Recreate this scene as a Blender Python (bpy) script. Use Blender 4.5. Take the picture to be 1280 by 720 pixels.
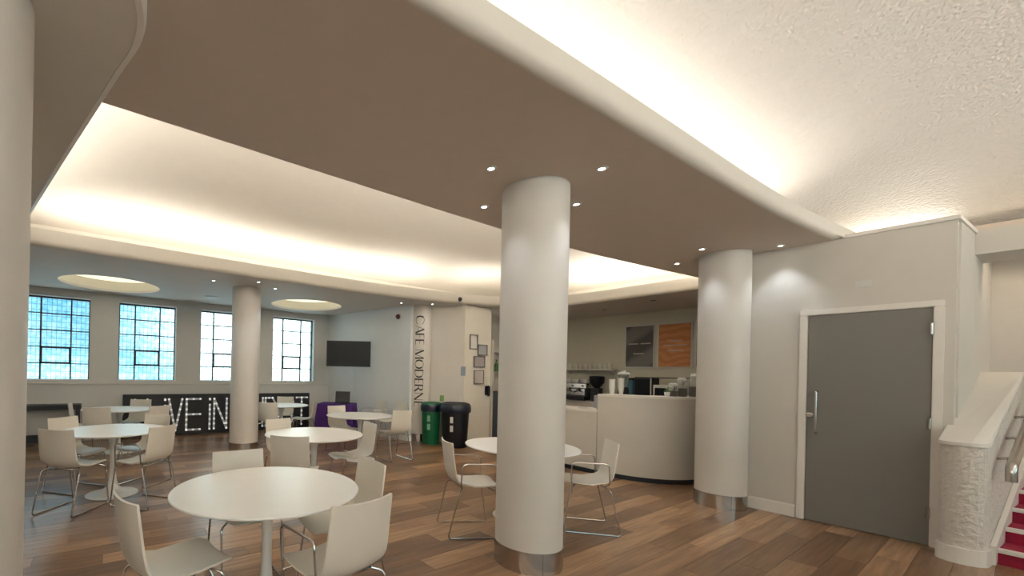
import bpy, bmesh, math, random
from mathutils import Vector, Matrix
random.seed(7)
R = math.radians
scene = bpy.context.scene
col = scene.collection
for o in list(bpy.data.objects): bpy.data.objects.remove(o)

# ------------------------------------------------------------------ camera
FPX, PX, PY, ROLL, EYE, TH = 521.8, 460.0, 465.1, R(1.25), 1.45, R(57.5)
FW = Vector((math.cos(TH), math.sin(TH), 0)); RT = Vector((math.sin(TH), -math.cos(TH), 0)); UP = Vector((0, 0, 1))
cam_d = bpy.data.cameras.new('camera'); cam = bpy.data.objects.new('camera', cam_d); col.objects.link(cam)
cam_d.sensor_width = 36; cam_d.lens = FPX / 1280 * 36; cam_d.shift_y = (PY - 360) / 1280; cam_d.shift_x = (640 - PX) / 1280; cam_d.clip_start = .02
cr = RT * math.cos(ROLL) + UP * math.sin(ROLL); cu = UP * math.cos(ROLL) - RT * math.sin(ROLL)
M = Matrix((cr, cu, -FW)).transposed().to_4x4(); M.translation = Vector((0, 0, EYE)); cam.matrix_world = M
scene.camera = cam
def ray(px, py):
    a, b = px - PX, py - PY; c, s = math.cos(ROLL), math.sin(ROLL)
    return FW + RT * ((c * a + s * b) / FPX) - UP * ((-s * a + c * b) / FPX)
def atz(px, py, z=0.0):
    r = ray(px, py); return Vector((0, 0, EYE)) + r * ((z - EYE) / r.z)
def atX(px, py, X):
    r = ray(px, py); return Vector((0, 0, EYE)) + r * (X / r.x)
def atY(px, py, Y):
    r = ray(px, py); return Vector((0, 0, EYE)) + r * (Y / r.y)

# ------------------------------------------------------------------ world, exposure
vs = scene.view_settings
vs.view_transform = 'Standard'; vs.look = 'None'; vs.gamma = 1; vs.use_curve_mapping = False; vs.exposure = 0.42
K_COVE, K_DOWN, K_SKY, K_OCU = 2.4, .8, 2.6, 1.0
w = bpy.data.worlds.new('sky'); scene.world = w; w.use_nodes = True
nt = w.node_tree; nt.nodes.clear()
def nd(t, ty, **kw):
    n = t.nodes.new(ty)
    for k, v in kw.items(): setattr(n, k, v)
    return n
SKY_OFF = 6.3
tc = nd(nt, 'ShaderNodeTexCoord')
cl_n = nd(nt, 'ShaderNodeTexNoise'); cl_n.inputs['Scale'].default_value = 1.1; cl_n.inputs['Detail'].default_value = 3; cl_n.inputs['Roughness'].default_value = .45
mpw = nd(nt, 'ShaderNodeMapping'); mpw.inputs['Location'].default_value = (SKY_OFF, 0, 0); mpw.inputs['Scale'].default_value = (1, 1, 2.2)
nt.links.new(tc.outputs['Generated'], mpw.inputs[0]); nt.links.new(mpw.outputs[0], cl_n.inputs['Vector'])
dot = nd(nt, 'ShaderNodeVectorMath', operation='DOT_PRODUCT'); dot.inputs[1].default_value = Vector((.62, .75, .22)).normalized()
nt.links.new(tc.outputs['Generated'], dot.inputs[0])
hz = nd(nt, 'ShaderNodeMapRange', interpolation_type='SMOOTHSTEP'); hz.inputs[1].default_value = .74; hz.inputs[2].default_value = .93; nt.links.new(dot.outputs['Value'], hz.inputs[0])
cw_ = nd(nt, 'ShaderNodeMapRange', interpolation_type='SMOOTHSTEP'); cw_.inputs[1].default_value = .42; cw_.inputs[2].default_value = .58; nt.links.new(cl_n.outputs['Fac'], cw_.inputs[0])
mxw = nd(nt, 'ShaderNodeMath', operation='MAXIMUM'); nt.links.new(hz.outputs[0], mxw.inputs[0]); nt.links.new(cw_.outputs[0], mxw.inputs[1])
rmp = nd(nt, 'ShaderNodeValToRGB'); e = rmp.color_ramp.elements
e[0].position = 0; e[0].color = (.15, .33, .47, 1); e[1].position = 1; e[1].color = (1.6, 1.57, 1.5, 1)
m1 = e.new(.45); m1.color = (.42, .66, .78, 1)
nt.links.new(mxw.outputs[0], rmp.inputs[0])
bg = nd(nt, 'ShaderNodeBackground'); bg.inputs[1].default_value = 1.0 * K_SKY
nt.links.new(rmp.outputs[0], bg.inputs[0])
wo = nd(nt, 'ShaderNodeOutputWorld'); nt.links.new(bg.outputs[0], wo.inputs[0])

# ------------------------------------------------------------------ materials
MATS = {}
def mat(name, color, rough=.6, metal=0, noise=0, nscale=8, bump=0, bscale=60, spec=.5, coat=0, emit=None, estr=0, vcol=None, trans=0, bdist=.012):
    if name in MATS: return MATS[name]
    m = bpy.data.materials.new(name); m.use_nodes = True; t = m.node_tree; b = t.nodes['Principled BSDF']
    b.inputs['Base Color'].default_value = (*color, 1); b.inputs['Roughness'].default_value = rough
    b.inputs['Metallic'].default_value = metal; b.inputs['Specular IOR Level'].default_value = spec
    b.inputs['Coat Weight'].default_value = coat; b.inputs['Coat Roughness'].default_value = .12
    b.inputs['Transmission Weight'].default_value = trans
    co = nd(t, 'ShaderNodeTexCoord')
    n = nd(t, 'ShaderNodeTexNoise'); n.inputs['Scale'].default_value = nscale; n.inputs['Detail'].default_value = 4
    t.links.new(co.outputs['Object'], n.inputs['Vector'])
    mx = nd(t, 'ShaderNodeMix', data_type='RGBA')
    k = 1 - (noise if noise else .03)
    mx.inputs[6].default_value = (*[c * k for c in color], 1); mx.inputs[7].default_value = (*[min(1, c * (2 - k)) for c in color], 1)
    t.links.new(n.outputs['Fac'], mx.inputs[0]); t.links.new(mx.outputs[2], b.inputs['Base Color'])
    if bump:
        n2 = nd(t, 'ShaderNodeTexNoise'); n2.inputs['Scale'].default_value = bscale; n2.inputs['Detail'].default_value = 3
        t.links.new(co.outputs['Object'], n2.inputs['Vector'])
        bp = nd(t, 'ShaderNodeBump'); bp.inputs['Strength'].default_value = bump; bp.inputs['Distance'].default_value = bdist
        t.links.new(n2.outputs['Fac'], bp.inputs['Height']); t.links.new(bp.outputs[0], b.inputs['Normal'])
    if emit:
        b.inputs['Emission Color'].default_value = (*emit, 1); b.inputs['Emission Strength'].default_value = estr
    MATS[name] = m; return m
PAINT = mat('off_white_paint', (.585, .548, .49), .55, bump=.08, bscale=35)
COLP = mat('column_paint', (.605, .565, .51), .5, bump=.05, bscale=30)
CEIL = mat('soffit_paint', (.62, .53, .45), .7, bump=.06, bscale=40)
VAULT = mat('stippled_plaster', (.78, .735, .675), .75, bump=.8, bscale=36, bdist=.022)
TRIMW = mat('white_gloss_paint', (.74, .70, .64), .35)
ROUGHW = mat('textured_render', (.62, .57, .51), .7, bump=.8, bscale=26, bdist=.03)
DOORG = mat('grey_door_paint', (.19, .178, .158), .45)
STEEL = mat('brushed_steel', (.52, .49, .46), .22, metal=1)
CHROME = mat('chrome_wire', (.55, .53, .51), .18, metal=1)
SHELL = mat('cream_plastic', (.69, .645, .565), .38)
TOPW = mat('white_laminate', (.84, .83, .80), .30)
BASEW = mat('white_lacquer', (.80, .79, .76), .3)
BLACK = mat('matt_black', (.012, .012, .014), .5)
DARKM = mat('dark_metal', (.02, .024, .03), .45)
SCREEN = mat('glossy_black_glass', (.006, .007, .008), .35, spec=.25)
RED = mat('red_carpet', (.30, .008, .035), .9, noise=.25, nscale=40, bump=.3, bscale=200)
PURPLE = mat('purple_cloth', (.055, .012, .14), .85)
GREENP = mat('green_plastic', (.005, .11, .045), .4)
BLACKP = mat('black_plastic', (.008, .008, .012), .4)
BAG = mat('bin_liner', (.012, .016, .03), .28)
GREY = mat('grey_plastic', (.33, .34, .36), .5)
LGREY = mat('light_grey_plastic', (.6, .6, .58), .5)
PAPER = mat('paper', (.62, .60, .56), .8)
CERAM = mat('white_ceramic', (.76, .74, .70), .25)
BLUEB = mat('teal_box', (.035, .115, .16), .5)
GREEN = mat('leaf_green', (.05, .14, .03), .6)
GLASSY = mat('clear_glass', (.85, .88, .86), .05, trans=.9)
BULB = mat('bulb_white', (.85, .85, .85), .3, emit=(1, .97, .95), estr=.35)
SIGNW = mat('sign_letter_tin', (.55, .56, .58), .5)
INK = mat('dark_lettering', (.045, .042, .04), .6)
SPOTE = mat('downlight_lens', (.9, .95, 1), .4, emit=(.86, .93, 1), estr=14)
OCUE = mat('oculus_diffuser', (.9, .85, .7), .5, emit=(1, .92, .72), estr=.75)
LEDE = mat('led_tape', (.9, .85, .7), .5, emit=(1, .93, .74), estr=3)
REDP = mat('red_plastic', (.05, .006, .006), .4)

def floor_mat(stuff):
    m = bpy.data.materials.new('oak_plank_' + ('far' if stuff else 'near')); m.use_nodes = True; t = m.node_tree; b = t.nodes['Principled BSDF']
    src = nd(t, 'ShaderNodeNewGeometry').outputs['Random Per Island'] if stuff else nd(t, 'ShaderNodeObjectInfo').outputs['Random']
    geo = nd(t, 'ShaderNodeNewGeometry')
    sep = nd(t, 'ShaderNodeCombineXYZ'); mul = nd(t, 'ShaderNodeMath', operation='MULTIPLY'); mul.inputs[1].default_value = 37
    t.links.new(src, mul.inputs[0]); t.links.new(mul.outputs[0], sep.inputs[2])
    add = nd(t, 'ShaderNodeVectorMath', operation='ADD'); t.links.new(geo.outputs['Position'], add.inputs[0]); t.links.new(sep.outputs[0], add.inputs[1])
    mp = nd(t, 'ShaderNodeMapping'); mp.inputs['Scale'].default_value = (1.2, 22, 1); t.links.new(add.outputs[0], mp.inputs['Vector'])
    n = nd(t, 'ShaderNodeTexNoise'); n.inputs['Scale'].default_value = 1.6; n.inputs['Detail'].default_value = 6; n.inputs['Distortion'].default_value = .6
    t.links.new(mp.outputs[0], n.inputs['Vector'])
    r1 = nd(t, 'ShaderNodeValToRGB'); e = r1.color_ramp.elements
    e[0].position = 0; e[0].color = (.15, .078, .040, 1); e[1].position = 1; e[1].color = (.44, .265, .145, 1)
    x = e.new(.35); x.color = (.225, .125, .066, 1); x = e.new(.7); x.color = (.31, .18, .096, 1)
    t.links.new(src, r1.inputs[0])
    r2 = nd(t, 'ShaderNodeValToRGB'); e = r2.color_ramp.elements
    e[0].position = .3; e[0].color = (.58, .56, .55, 1); e[1].position = .72; e[1].color = (1.25, 1.25, 1.25, 1)
    t.links.new(n.outputs['Fac'], r2.inputs[0])
    mx = nd(t, 'ShaderNodeMix', data_type='RGBA', blend_type='MULTIPLY'); mx.inputs[0].default_value = 1
    t.links.new(r1.outputs[0], mx.inputs[6]); t.links.new(r2.outputs[0], mx.inputs[7]); t.links.new(mx.outputs[2], b.inputs['Base Color'])
    b.inputs['Roughness'].default_value = .29; b.inputs['Specular IOR Level'].default_value = .5
    bp = nd(t, 'ShaderNodeBump'); bp.inputs['Strength'].default_value = .08; bp.inputs['Distance'].default_value = .004
    t.links.new(n.outputs['Fac'], bp.inputs['Height']); t.links.new(bp.outputs[0], b.inputs['Normal'])
    return m
def pane_mat():
    m = bpy.data.materials.new('leaded_glass'); m.use_nodes = True; t = m.node_tree; t.nodes.clear()
    out = nd(t, 'ShaderNodeOutputMaterial'); co = nd(t, 'ShaderNodeTexCoord'); sp = nd(t, 'ShaderNodeSeparateXYZ')
    t.links.new(co.outputs['Object'], sp.inputs[0])
    def line(o, n, wd):
        a = nd(t, 'ShaderNodeMath', operation='MULTIPLY'); a.inputs[1].default_value = n; t.links.new(o, a.inputs[0])
        f = nd(t, 'ShaderNodeMath', operation='FRACT'); t.links.new(a.outputs[0], f.inputs[0])
        l = nd(t, 'ShaderNodeMath', operation='LESS_THAN'); l.inputs[1].default_value = wd; t.links.new(f.outputs[0], l.inputs[0]); return l.outputs[0]
    mxm = nd(t, 'ShaderNodeMath', operation='MAXIMUM'); t.links.new(line(sp.outputs['X'], 13.5, .13), mxm.inputs[0]); t.links.new(line(sp.outputs['Z'], 9.6, .1), mxm.inputs[1])
    tr = nd(t, 'ShaderNodeBsdfTransparent'); ns = nd(t, 'ShaderNodeTexNoise'); ns.inputs['Scale'].default_value = 9
    t.links.new(co.outputs['Object'], ns.inputs['Vector'])
    cr_ = nd(t, 'ShaderNodeValToRGB'); e = cr_.color_ramp.elements; e[0].position = .35; e[0].color = (.62, .82, .86, 1); e[1].position = .65; e[1].color = (.93, .97, .97, 1)
    t.links.new(ns.outputs['Fac'], cr_.inputs[0]); t.links.new(cr_.outputs[0], tr.inputs[0])
    df = nd(t, 'ShaderNodeBsdfDiffuse'); df.inputs[0].default_value = (.12, .15, .18, 1)
    gl = nd(t, 'ShaderNodeBsdfGlossy'); gl.inputs['Roughness'].default_value = .15
    m1 = nd(t, 'ShaderNodeMixShader'); m1.inputs[0].default_value = .05; t.links.new(tr.outputs[0], m1.inputs[1]); t.links.new(gl.outputs[0], m1.inputs[2])
    sc = nd(t, 'ShaderNodeMath', operation='MULTIPLY'); sc.inputs[1].default_value = .32; t.links.new(mxm.outputs[0], sc.inputs[0])
    m2 = nd(t, 'ShaderNodeMixShader'); t.links.new(sc.outputs[0], m2.inputs[0]); t.links.new(m1.outputs[0], m2.inputs[1]); t.links.new(df.outputs[0], m2.inputs[2])
    t.links.new(m2.outputs[0], out.inputs[0]); return m
PANE = pane_mat()
def poster_mat(name, c1, c2, scale, dist, rot):
    m = bpy.data.materials.new(name); m.use_nodes = True; t = m.node_tree; b = t.nodes['Principled BSDF']; b.inputs['Roughness'].default_value = .55
    co = nd(t, 'ShaderNodeTexCoord'); mp = nd(t, 'ShaderNodeMapping'); mp.inputs['Rotation'].default_value = (rot, 0, 0); t.links.new(co.outputs['Object'], mp.inputs[0])
    wv = nd(t, 'ShaderNodeTexWave', bands_direction='Z'); wv.inputs['Scale'].default_value = scale; wv.inputs['Distortion'].default_value = dist; wv.inputs['Detail'].default_value = 3
    t.links.new(mp.outputs[0], wv.inputs[0]); r = nd(t, 'ShaderNodeValToRGB'); e = r.color_ramp.elements
    e[0].color = (*c1, 1); e[1].color = (*c2, 1); e[0].position = .25; e[1].position = .8
    t.links.new(wv.outputs[0], r.inputs[0]); t.links.new(r.outputs[0], b.inputs['Base Color']); return m
POST1 = poster_mat('slate_poster', (.07, .067, .062), (.17, .16, .145), .55, 2, R(40))
POST2 = poster_mat('orange_poster', (.45, .165, .05), (.54, .215, .07), 2.2, 9, 0)
POST3 = poster_mat('plum_poster', (.05, .035, .05), (.09, .06, .08), 3, 3, 0)

# ------------------------------------------------------------------ mesh helpers
class MB:
    def __init__(s): s.v = []; s.f = []; s.sm = []
    def add(s, vs_, fs, smooth=False):
        o = len(s.v); s.v += [tuple(v) for v in vs_]; s.f += [tuple(i + o for i in f) for f in fs]; s.sm += [smooth] * len(fs); return s
    def box(s, a, b, bev=0):
        (x0, y0, z0), (x1, y1, z1) = a, b
        return s.add([(x0, y0, z0), (x1, y0, z0), (x1, y1, z0), (x0, y1, z0), (x0, y0, z1), (x1, y0, z1), (x1, y1, z1), (x0, y1, z1)],
                     [(3, 2, 1, 0), (4, 5, 6, 7), (0, 1, 5, 4), (1, 2, 6, 5), (2, 3, 7, 6), (3, 0, 4, 7)])
    def prism(s, poly, z0, z1):
        """poly CCW list of (x,y); z0/z1 float or list"""
        n = len(poly); za = z0 if isinstance(z0, (list, tuple)) else [z0] * n; zb = z1 if isinstance(z1, (list, tuple)) else [z1] * n
        vv = [(p[0], p[1], za[i]) for i, p in enumerate(poly)] + [(p[0], p[1], zb[i]) for i, p in enumerate(poly)]
        return s.add(vv, [tuple(range(n - 1, -1, -1)), tuple(range(n, 2 * n))] + [(i, (i + 1) % n, n + (i + 1) % n, n + i) for i in range(n)])
    def lathe(s, prof, n=32, c=(0, 0), smooth=True, caps=True):
        vv = []; ff = []
        for r, z in prof:
            for k in range(n):
                a = 2 * math.pi * k / n; vv.append((c[0] + r * math.cos(a), c[1] + r * math.sin(a), z))
        m = len(prof)
        for i in range(m - 1):
            for k in range(n):
                k2 = (k + 1) % n; ff.append((i * n + k, i * n + k2, (i + 1) * n + k2, (i + 1) * n + k))
        s.add(vv, ff, smooth)
        if caps:
            o = len(s.v) - len(vv); s.f += [tuple(o + k for k in range(n - 1, -1, -1)), tuple(o + (m - 1) * n + k for k in range(n))]; s.sm += [False, False]
        return s
    def tube(s, pts, r, n=8, smooth=True):
        pts = [Vector(p) for p in pts]; vv = []; ff = []
        prev = None
        for i, p in enumerate(pts):
            d = (pts[min(i + 1, len(pts) - 1)] - pts[max(i - 1, 0)]).normalized()
            if prev is None:
                u = d.cross(Vector((0, 0, 1)))
                if u.length < .1: u = d.cross(Vector((1, 0, 0)))
                u.normalize()
            else:
                u = (prev - d * prev.dot(d)).normalized()
            prev = u; v = d.cross(u)
            rr = r[i] if isinstance(r, (list, tuple)) else r
            for k in range(n):
                a = 2 * math.pi * k / n; vv.append(p + u * (rr * math.cos(a)) + v * (rr * math.sin(a)))
        for i in range(len(pts) - 1):
            for k in range(n):
                k2 = (k + 1) % n; ff.append((i * n + k, i * n + k2, (i + 1) * n + k2, (i + 1) * n + k))
        s.add(vv, ff, smooth); o = len(s.v) - len(vv)
        s.f += [tuple(o + k for k in range(n - 1, -1, -1)), tuple(o + (len(pts) - 1) * n + k for k in range(n))]; s.sm += [False, False]
        return s
    def sweep(s, path, prof, closed=False, smooth=True):
        """path [(x,y)], prof [(n,z)] offset along left normal"""
        P = [Vector((p[0], p[1])) for p in path]; n = len(P); m = len(prof); vv = []; ff = []
        for i, p in enumerate(P):
            if closed: d = (P[(i + 1) % n] - P[i - 1]).normalized()
            else: d = (P[min(i + 1, n - 1)] - P[max(i - 1, 0)]).normalized()
            nn = Vector((-d.y, d.x))
            vv += [(p.x + nn.x * a, p.y + nn.y * a, z) for a, z in prof]
        for i in range(n if closed else n - 1):
            j = (i + 1) % n
            for k in range(m):
                k2 = (k + 1) % m; ff.append((i * m + k, j * m + k, j * m + k2, i * m + k2))
        s.add(vv, ff, smooth); o = len(s.v) - len(vv)
        if not closed: s.f += [tuple(o + k for k in range(m)), tuple(o + (n - 1) * m + k for k in range(m - 1, -1, -1))]; s.sm += [False, False]
        return s
    def build(s, name, material, parent=None, bevel=0, recalc=True, loc=None):
        me = bpy.data.meshes.new(name); me.from_pydata(s.v, [], s.f)
        me.polygons.foreach_set('use_smooth', s.sm); me.update()
        if recalc or bevel:
            bm = bmesh.new(); bm.from_mesh(me)
            if recalc: bmesh.ops.recalc_face_normals(bm, faces=bm.faces)
            if bevel: bmesh.ops.bevel(bm, geom=list(bm.edges), offset=bevel, segments=2, affect='EDGES', clamp_overlap=True)
            for ed in bm.edges:
                if len(ed.link_faces) == 2 and ed.calc_face_angle() > R(42): ed.smooth = False
            bm.to_mesh(me); bm.free()
        me.materials.append(material)
        o = bpy.data.objects.new(name, me); col.objects.link(o)
        if parent: o.parent = parent
        if loc: o.location = loc
        return o
def link_copy(o, parent=None):
    c = o.copy(); col.objects.link(c)
    if parent: c.parent = parent
    return c
def copy_tree(o, parent=None):
    c = link_copy(o, parent)
    for ch in list(o.children): copy_tree(ch, c)
    return c
def empty(name, loc=(0, 0, 0), rz=0):
    o = bpy.data.objects.new(name, None); o.empty_display_size = .1; col.objects.link(o); o.location = loc; o.rotation_euler.z = rz; return o
def tag(o, label, cat, group=None):
    o['label'] = label; o['category'] = cat
    if group: o['group'] = group
    return o
def struct(o, label=None, cat=None):
    o['kind'] = 'structure'
    if label: o['label'] = label
    if cat: o['category'] = cat
    return o
def arc(cx, cy, r, a0, a1, n): return [(cx + r * math.cos(R(a0 + (a1 - a0) * i / n)), cy + r * math.sin(R(a0 + (a1 - a0) * i / n))) for i in range(n + 1)]
def rounded(pts, r, n=5):
    """round interior corners of a 3d polyline"""
    pts = [Vector(p) for p in pts]; out = [pts[0]]
    for i in range(1, len(pts) - 1):
        a, b, c = pts[i - 1], pts[i], pts[i + 1]; d1 = (a - b); d2 = (c - b); k = min(r, d1.length * .45, d2.length * .45)
        p, q = b + d1.normalized() * k, b + d2.normalized() * k
        for j in range(n + 1):
            t = j / n; out.append(p * (1 - t) ** 2 + b * 2 * t * (1 - t) + q * t * t)
    out.append(pts[-1]); return out
def poly_holes(name, outer, holes, z, material, parent=None, thick=.04):
    bm = bmesh.new(); es = []
    for loop in [outer] + holes:
        vv = [bm.verts.new((x, y, z)) for x, y in loop]
        es += [bm.edges.new((vv[i], vv[(i + 1) % len(vv)])) for i in range(len(vv))]
    bmesh.ops.triangle_fill(bm, use_beauty=True, use_dissolve=False, edges=es)
    g = bmesh.ops.extrude_face_region(bm, geom=list(bm.faces)); bmesh.ops.translate(bm, verts=[v for v in g['geom'] if isinstance(v, bmesh.types.BMVert)], vec=(0, 0, thick))
    bmesh.ops.recalc_face_normals(bm, faces=bm.faces)
    me = bpy.data.meshes.new(name); bm.to_mesh(me); bm.free(); me.materials.append(material)
    o = bpy.data.objects.new(name, me); col.objects.link(o)
    if parent: o.parent = parent
    return o

# ================================================================== FLOOR
X0, X1, Y0, Y1 = -4.8, 10.15, -3.6, 9.80
fl = MB().box((X0 - .2, Y0 - .2, -.12), (X1 + .2, Y1 + .3, -.006)).build('floor', mat('floor_bed', (.05, .03, .02), .8))
struct(fl, 'brown oak-look plank floor running under all the tables', 'floor')
PW, PL = .185, 1.22
planks = []
ny = int((Y1 - Y0) / PW) + 1
for j in range(ny):
    y = Y0 + j * PW; off = (j * .47 + random.uniform(-.12, .12)) % PL
    x = X0 - off
    while x < X1:
        planks.append((x, y)); x += PL
def vis(p):
    x, y = p[0] + PL / 2, p[1] + PW / 2
    d = FW.x * x + FW.y * y; r = (RT.x * x + RT.y * y)
    if d < .8: return 1e6 + math.hypot(x, y)
    u = PX + FPX * r / d; v = PY + FPX * EYE / d
    hid = (x > 6.46 and y > .4) or (x > 5.55 and y > 6.86) or y > 9.8
    return math.hypot(x, y) + (0 if (-150 < u < 1420 and v < 860 and not hid) else 1000)
planks.sort(key=vis)
pm = MB().box((.001, .001, -.006), (PL - .001, PW - .001, 0))
FM, FS = floor_mat(False), floor_mat(True)
p0 = pm.build('plank', FM, fl); p0.location = (planks[0][0], planks[0][1], 0)
for x, y in planks[1:300]:
    c = link_copy(p0, fl); c.location = (x, y, 0)
rest = MB()
for x, y in planks[300:]:
    if x < X1 + .1: rest.box((x + .001, y + .001, -.006), (min(x + PL, X1 + .15) - .001, y + PW - .001, 0))
ro = rest.build('plank_field', FS, fl); ro['kind'] = 'stuff'

# ================================================================== WALLS
CZ = 2.9
def slabwall(name, poly, z0, z1, m=PAINT, label=None):
    return struct(MB().prism(poly, z0, z1).build(name, m), label, 'wall' if label else None)
# window wall with five openings; the first is unseen, added for more daylight
WZ0, WZ1 = 1.17, 2.75
WX = [(-2.86, -1.78), (-1.28, -.215), (.272, 1.327), (1.837, 2.89), (3.49, 4.58)]
wb = MB(); YW, YO = Y1, Y1 + .26
wb.box((X0 - .2, YW, 0), (5.3, YO, WZ0)); wb.box((X0 - .2, YW, WZ1), (5.3, YO, CZ + .3))
xs = [X0 - .2] + [v for p in WX for v in p] + [5.3]
for i in range(0, len(xs), 2): wb.box((xs[i], YW, WZ0), (xs[i + 1], YO, WZ1))
struct(wb.build('wall_windows', mat('bay_wall_paint', (.60, .585, .55), .6, bump=.08, bscale=35)), 'painted wall pierced by tall leaded windows behind the marquee sign', 'wall')
struct(MB().sweep([(X0, YW), (5.01, YW)], [(0, WZ0 - .085), (-.018, WZ0 - .085), (-.022, WZ0 - .06), (-.012, WZ0 - .05), (0, WZ0 - .05)], smooth=False).build('trim_1', PAINT))
TVW = lambda y: 5.012 + (9.80 - y) * .522 / 2.785
slabwall('wall_television', [(5.012, 9.807), (5.534, 7.023), (5.897, 7.063), (5.386, 9.929)], 0, CZ + .01, mat('tv_wall_paint', (.70, .71, .70), .6, bump=.08, bscale=35), 'pale wall carrying the television beside the windows')
slabwall('wall_diagonal', [(5.919, 7.039), (6.396, 6.296), (6.486, 6.345), (6.124, 7.103)], 0, CZ + .01, PAINT, 'angled pale wall behind the two bins')
slabwall('wall_notices', [(6.396, 6.296), (7.144, 6.248), (7.144, 6.377), (6.486, 6.377)], 0, CZ + .01, mat('notice_wall_paint', (.70, .655, .565), .6), 'beige wall with framed notices beside the bar opening')
slabwall('wall_bar_side', [(7.15, 6.90), (10.3, 6.90), (10.3, 7.0), (7.15, 7.0)], 0, CZ + .2)
slabwall('wall_bar_back', [(10.093, 1.937), (10.319, 1.937), (10.319, 6.861), (10.093, 6.861)], 0, CZ + .2, mat('bar_wall_paint', (.56, .53, .42), .6), 'olive beige wall behind the bar with posters')
slabwall('wall_bar_near', [(6.282, 2.018), (10.149, 2.018), (10.149, 2.139), (6.282, 2.139)], 0, CZ + .1)
# door block: front wall X=5.54 with a door opening
DY0, DY1, DZ = .428, 1.235, 2.15
db = MB(); DX = 6.28
db.prism([(DX, DY1 + .0), (DX + .15, DY1), (DX + .15, 2.06), (DX, 2.06)], 0, CZ)
db.prism([(DX, .323), (DX + .15, .323), (DX + .15, DY0), (DX, DY0)], 0, CZ)
db.prism([(DX, DY0), (DX + .15, DY0), (DX + .15, DY1), (DX, DY1)], DZ, CZ)
db.prism([(DX + .15, .31), (7.09, .258), (7.09, .40), (DX + .15, .45)], 0, CZ)
struct(db.build('wall_door', PAINT), 'off-white wall around the wide grey door', 'wall')
struct(MB().prism([(DX - .015, .308), (7.09, .245), (7.09, .95), (DX + .2, .98), (DX - .015, .98)], CZ, CZ + .035).build('trim_2', TRIMW))
slabwall('wall_store', [(7.087, 0.379), (7.258, 0.379), (7.258, 2.018), (7.087, 2.018)], 0, CZ)
slabwall('wall_stair_end', [(8.278, -1.614), (8.505, -1.614), (8.505, 0.484), (8.278, 0.484)], 0, 3.4)
slabwall('wall_stair_side', [(7.087, 0.258), (8.278, 0.202), (8.278, 0.363), (7.087, 0.379)], 0, 2.95)
def pierced(name, A, B, spans, z0, z1, th, label):
    """wall from A to B with openings; a plain glazed window added in each to let in daylight"""
    A, B = Vector(A), Vector(B); L = (B - A).length; ang = math.atan2((B - A).y, (B - A).x)
    mb = MB(); ed = [0] + [v for p in spans for v in p] + [L]
    mb.box((0, 0, 0), (L, th, z0)); mb.box((0, 0, z1), (L, th, 3.4))
    for i in range(0, len(ed), 2): mb.box((ed[i], 0, z0), (ed[i + 1], th, z1))
    o = struct(mb.build(name, PAINT)); o.location = (A.x, A.y, 0); o.rotation_euler.z = ang
    for k, (a, b) in enumerate(spans):
        c = A + (B - A).normalized() * (a + b) / 2
        r = struct(empty('window_%d' % (11 + k + (10 if name == 'wall_back' else 0)), (c.x, c.y, z0), ang)); W, H_ = (b - a) / 2, z1 - z0
        f = MB()
        for x in (-W, -W * .45, W * .45, W): f.box((x - .015, .08, 0), (x + .015, .12, H_))
        for q in range(6): f.box((-W, .08, H_ * q / 5 - .012), (W, .12, H_ * q / 5 + .012))
        f.build('window_frame', DARKM, r); MB().box((-W, .098, 0), (W, .102, H_)).build('pane', PANE, r)
pierced('wall_left', (X0, Y0), (X0, Y1), [], .9, 2.6, .2, '')
pierced('wall_back', (8.3, Y0), (X0, Y0), [(.9 + 2.2 * i, 2.5 + 2.2 * i) for i in range(5)], .9, 2.6, .2, '')  # unseen windows behind the camera, added to brighten the whole room
slabwall('wall_right', [(7.3, Y0), (7.5, Y0), (8.505, -1.614), (8.278, -1.614)], 0, 3.4)
# baseboards
bbp = [(0, 0), (.016, 0), (.016, .115), (.008, .13), (0, .13)]
struct(MB().sweep([(DX, DY1 + .06), (DX, 1.74)], bbp, smooth=False).build('baseboard_door', TRIMW))
struct(MB().sweep([(5.012, 9.807), (5.534, 7.039)][::-1], bbp, smooth=False).build('baseboard_television', TRIMW))

# ================================================================== CEILING
# beam between the two coves
eL = [(-5.67, 2.761), (-0.045, 2.744), (0.828, 2.777), (2.268, 2.809), (3.345, 2.825), (4.468, 2.793), (5.783, 2.68), (6.929, 2.551), (7.938, 2.422)]
eR = [(-5.67, 1.275), (0, 1.267), (1.055, 1.251), (2.087, 1.211), (2.948, 1.187), (4.218, 1.154), (5.035, 1.118), (5.897, 1.049), (6.747, 0.961), (7.711, 0.823)]
ceil = struct(empty('ceiling'), 'white plaster ceiling of soffits, lit coves and shallow vaults', 'ceiling')
LR = .06
def smooth_path(path, k=4):
    pp = []
    for a, b in zip(path, path[1:]):
        for i in range(k): pp.append((a[0] + (b[0] - a[0]) * i / k, a[1] + (b[1] - a[1]) * i / k))
    pp.append(path[-1])
    for _ in range(3): pp = [pp[0]] + [((pp[i - 1][0] + 2 * pp[i][0] + pp[i + 1][0]) / 4, (pp[i - 1][1] + 2 * pp[i][1] + pp[i + 1][1]) / 4) for i in range(1, len(pp) - 1)] + [pp[-1]]
    return pp
def offset(path, d):
    out = []
    for i, p in enumerate(path):
        a, b = Vector(path[max(i - 1, 0)]), Vector(path[min(i + 1, len(path) - 1)]); t = (b - a).normalized(); out.append((p[0] - t.y * d, p[1] + t.x * d))
    return out
eR, eL = smooth_path(eR), smooth_path(eL)
poly_holes('beam_soffit', offset(eR, LR) + [(10.32, .84), (10.32, 2.42)] + offset(eL, -.02)[::-1], [], CZ, CEIL, ceil)
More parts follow.
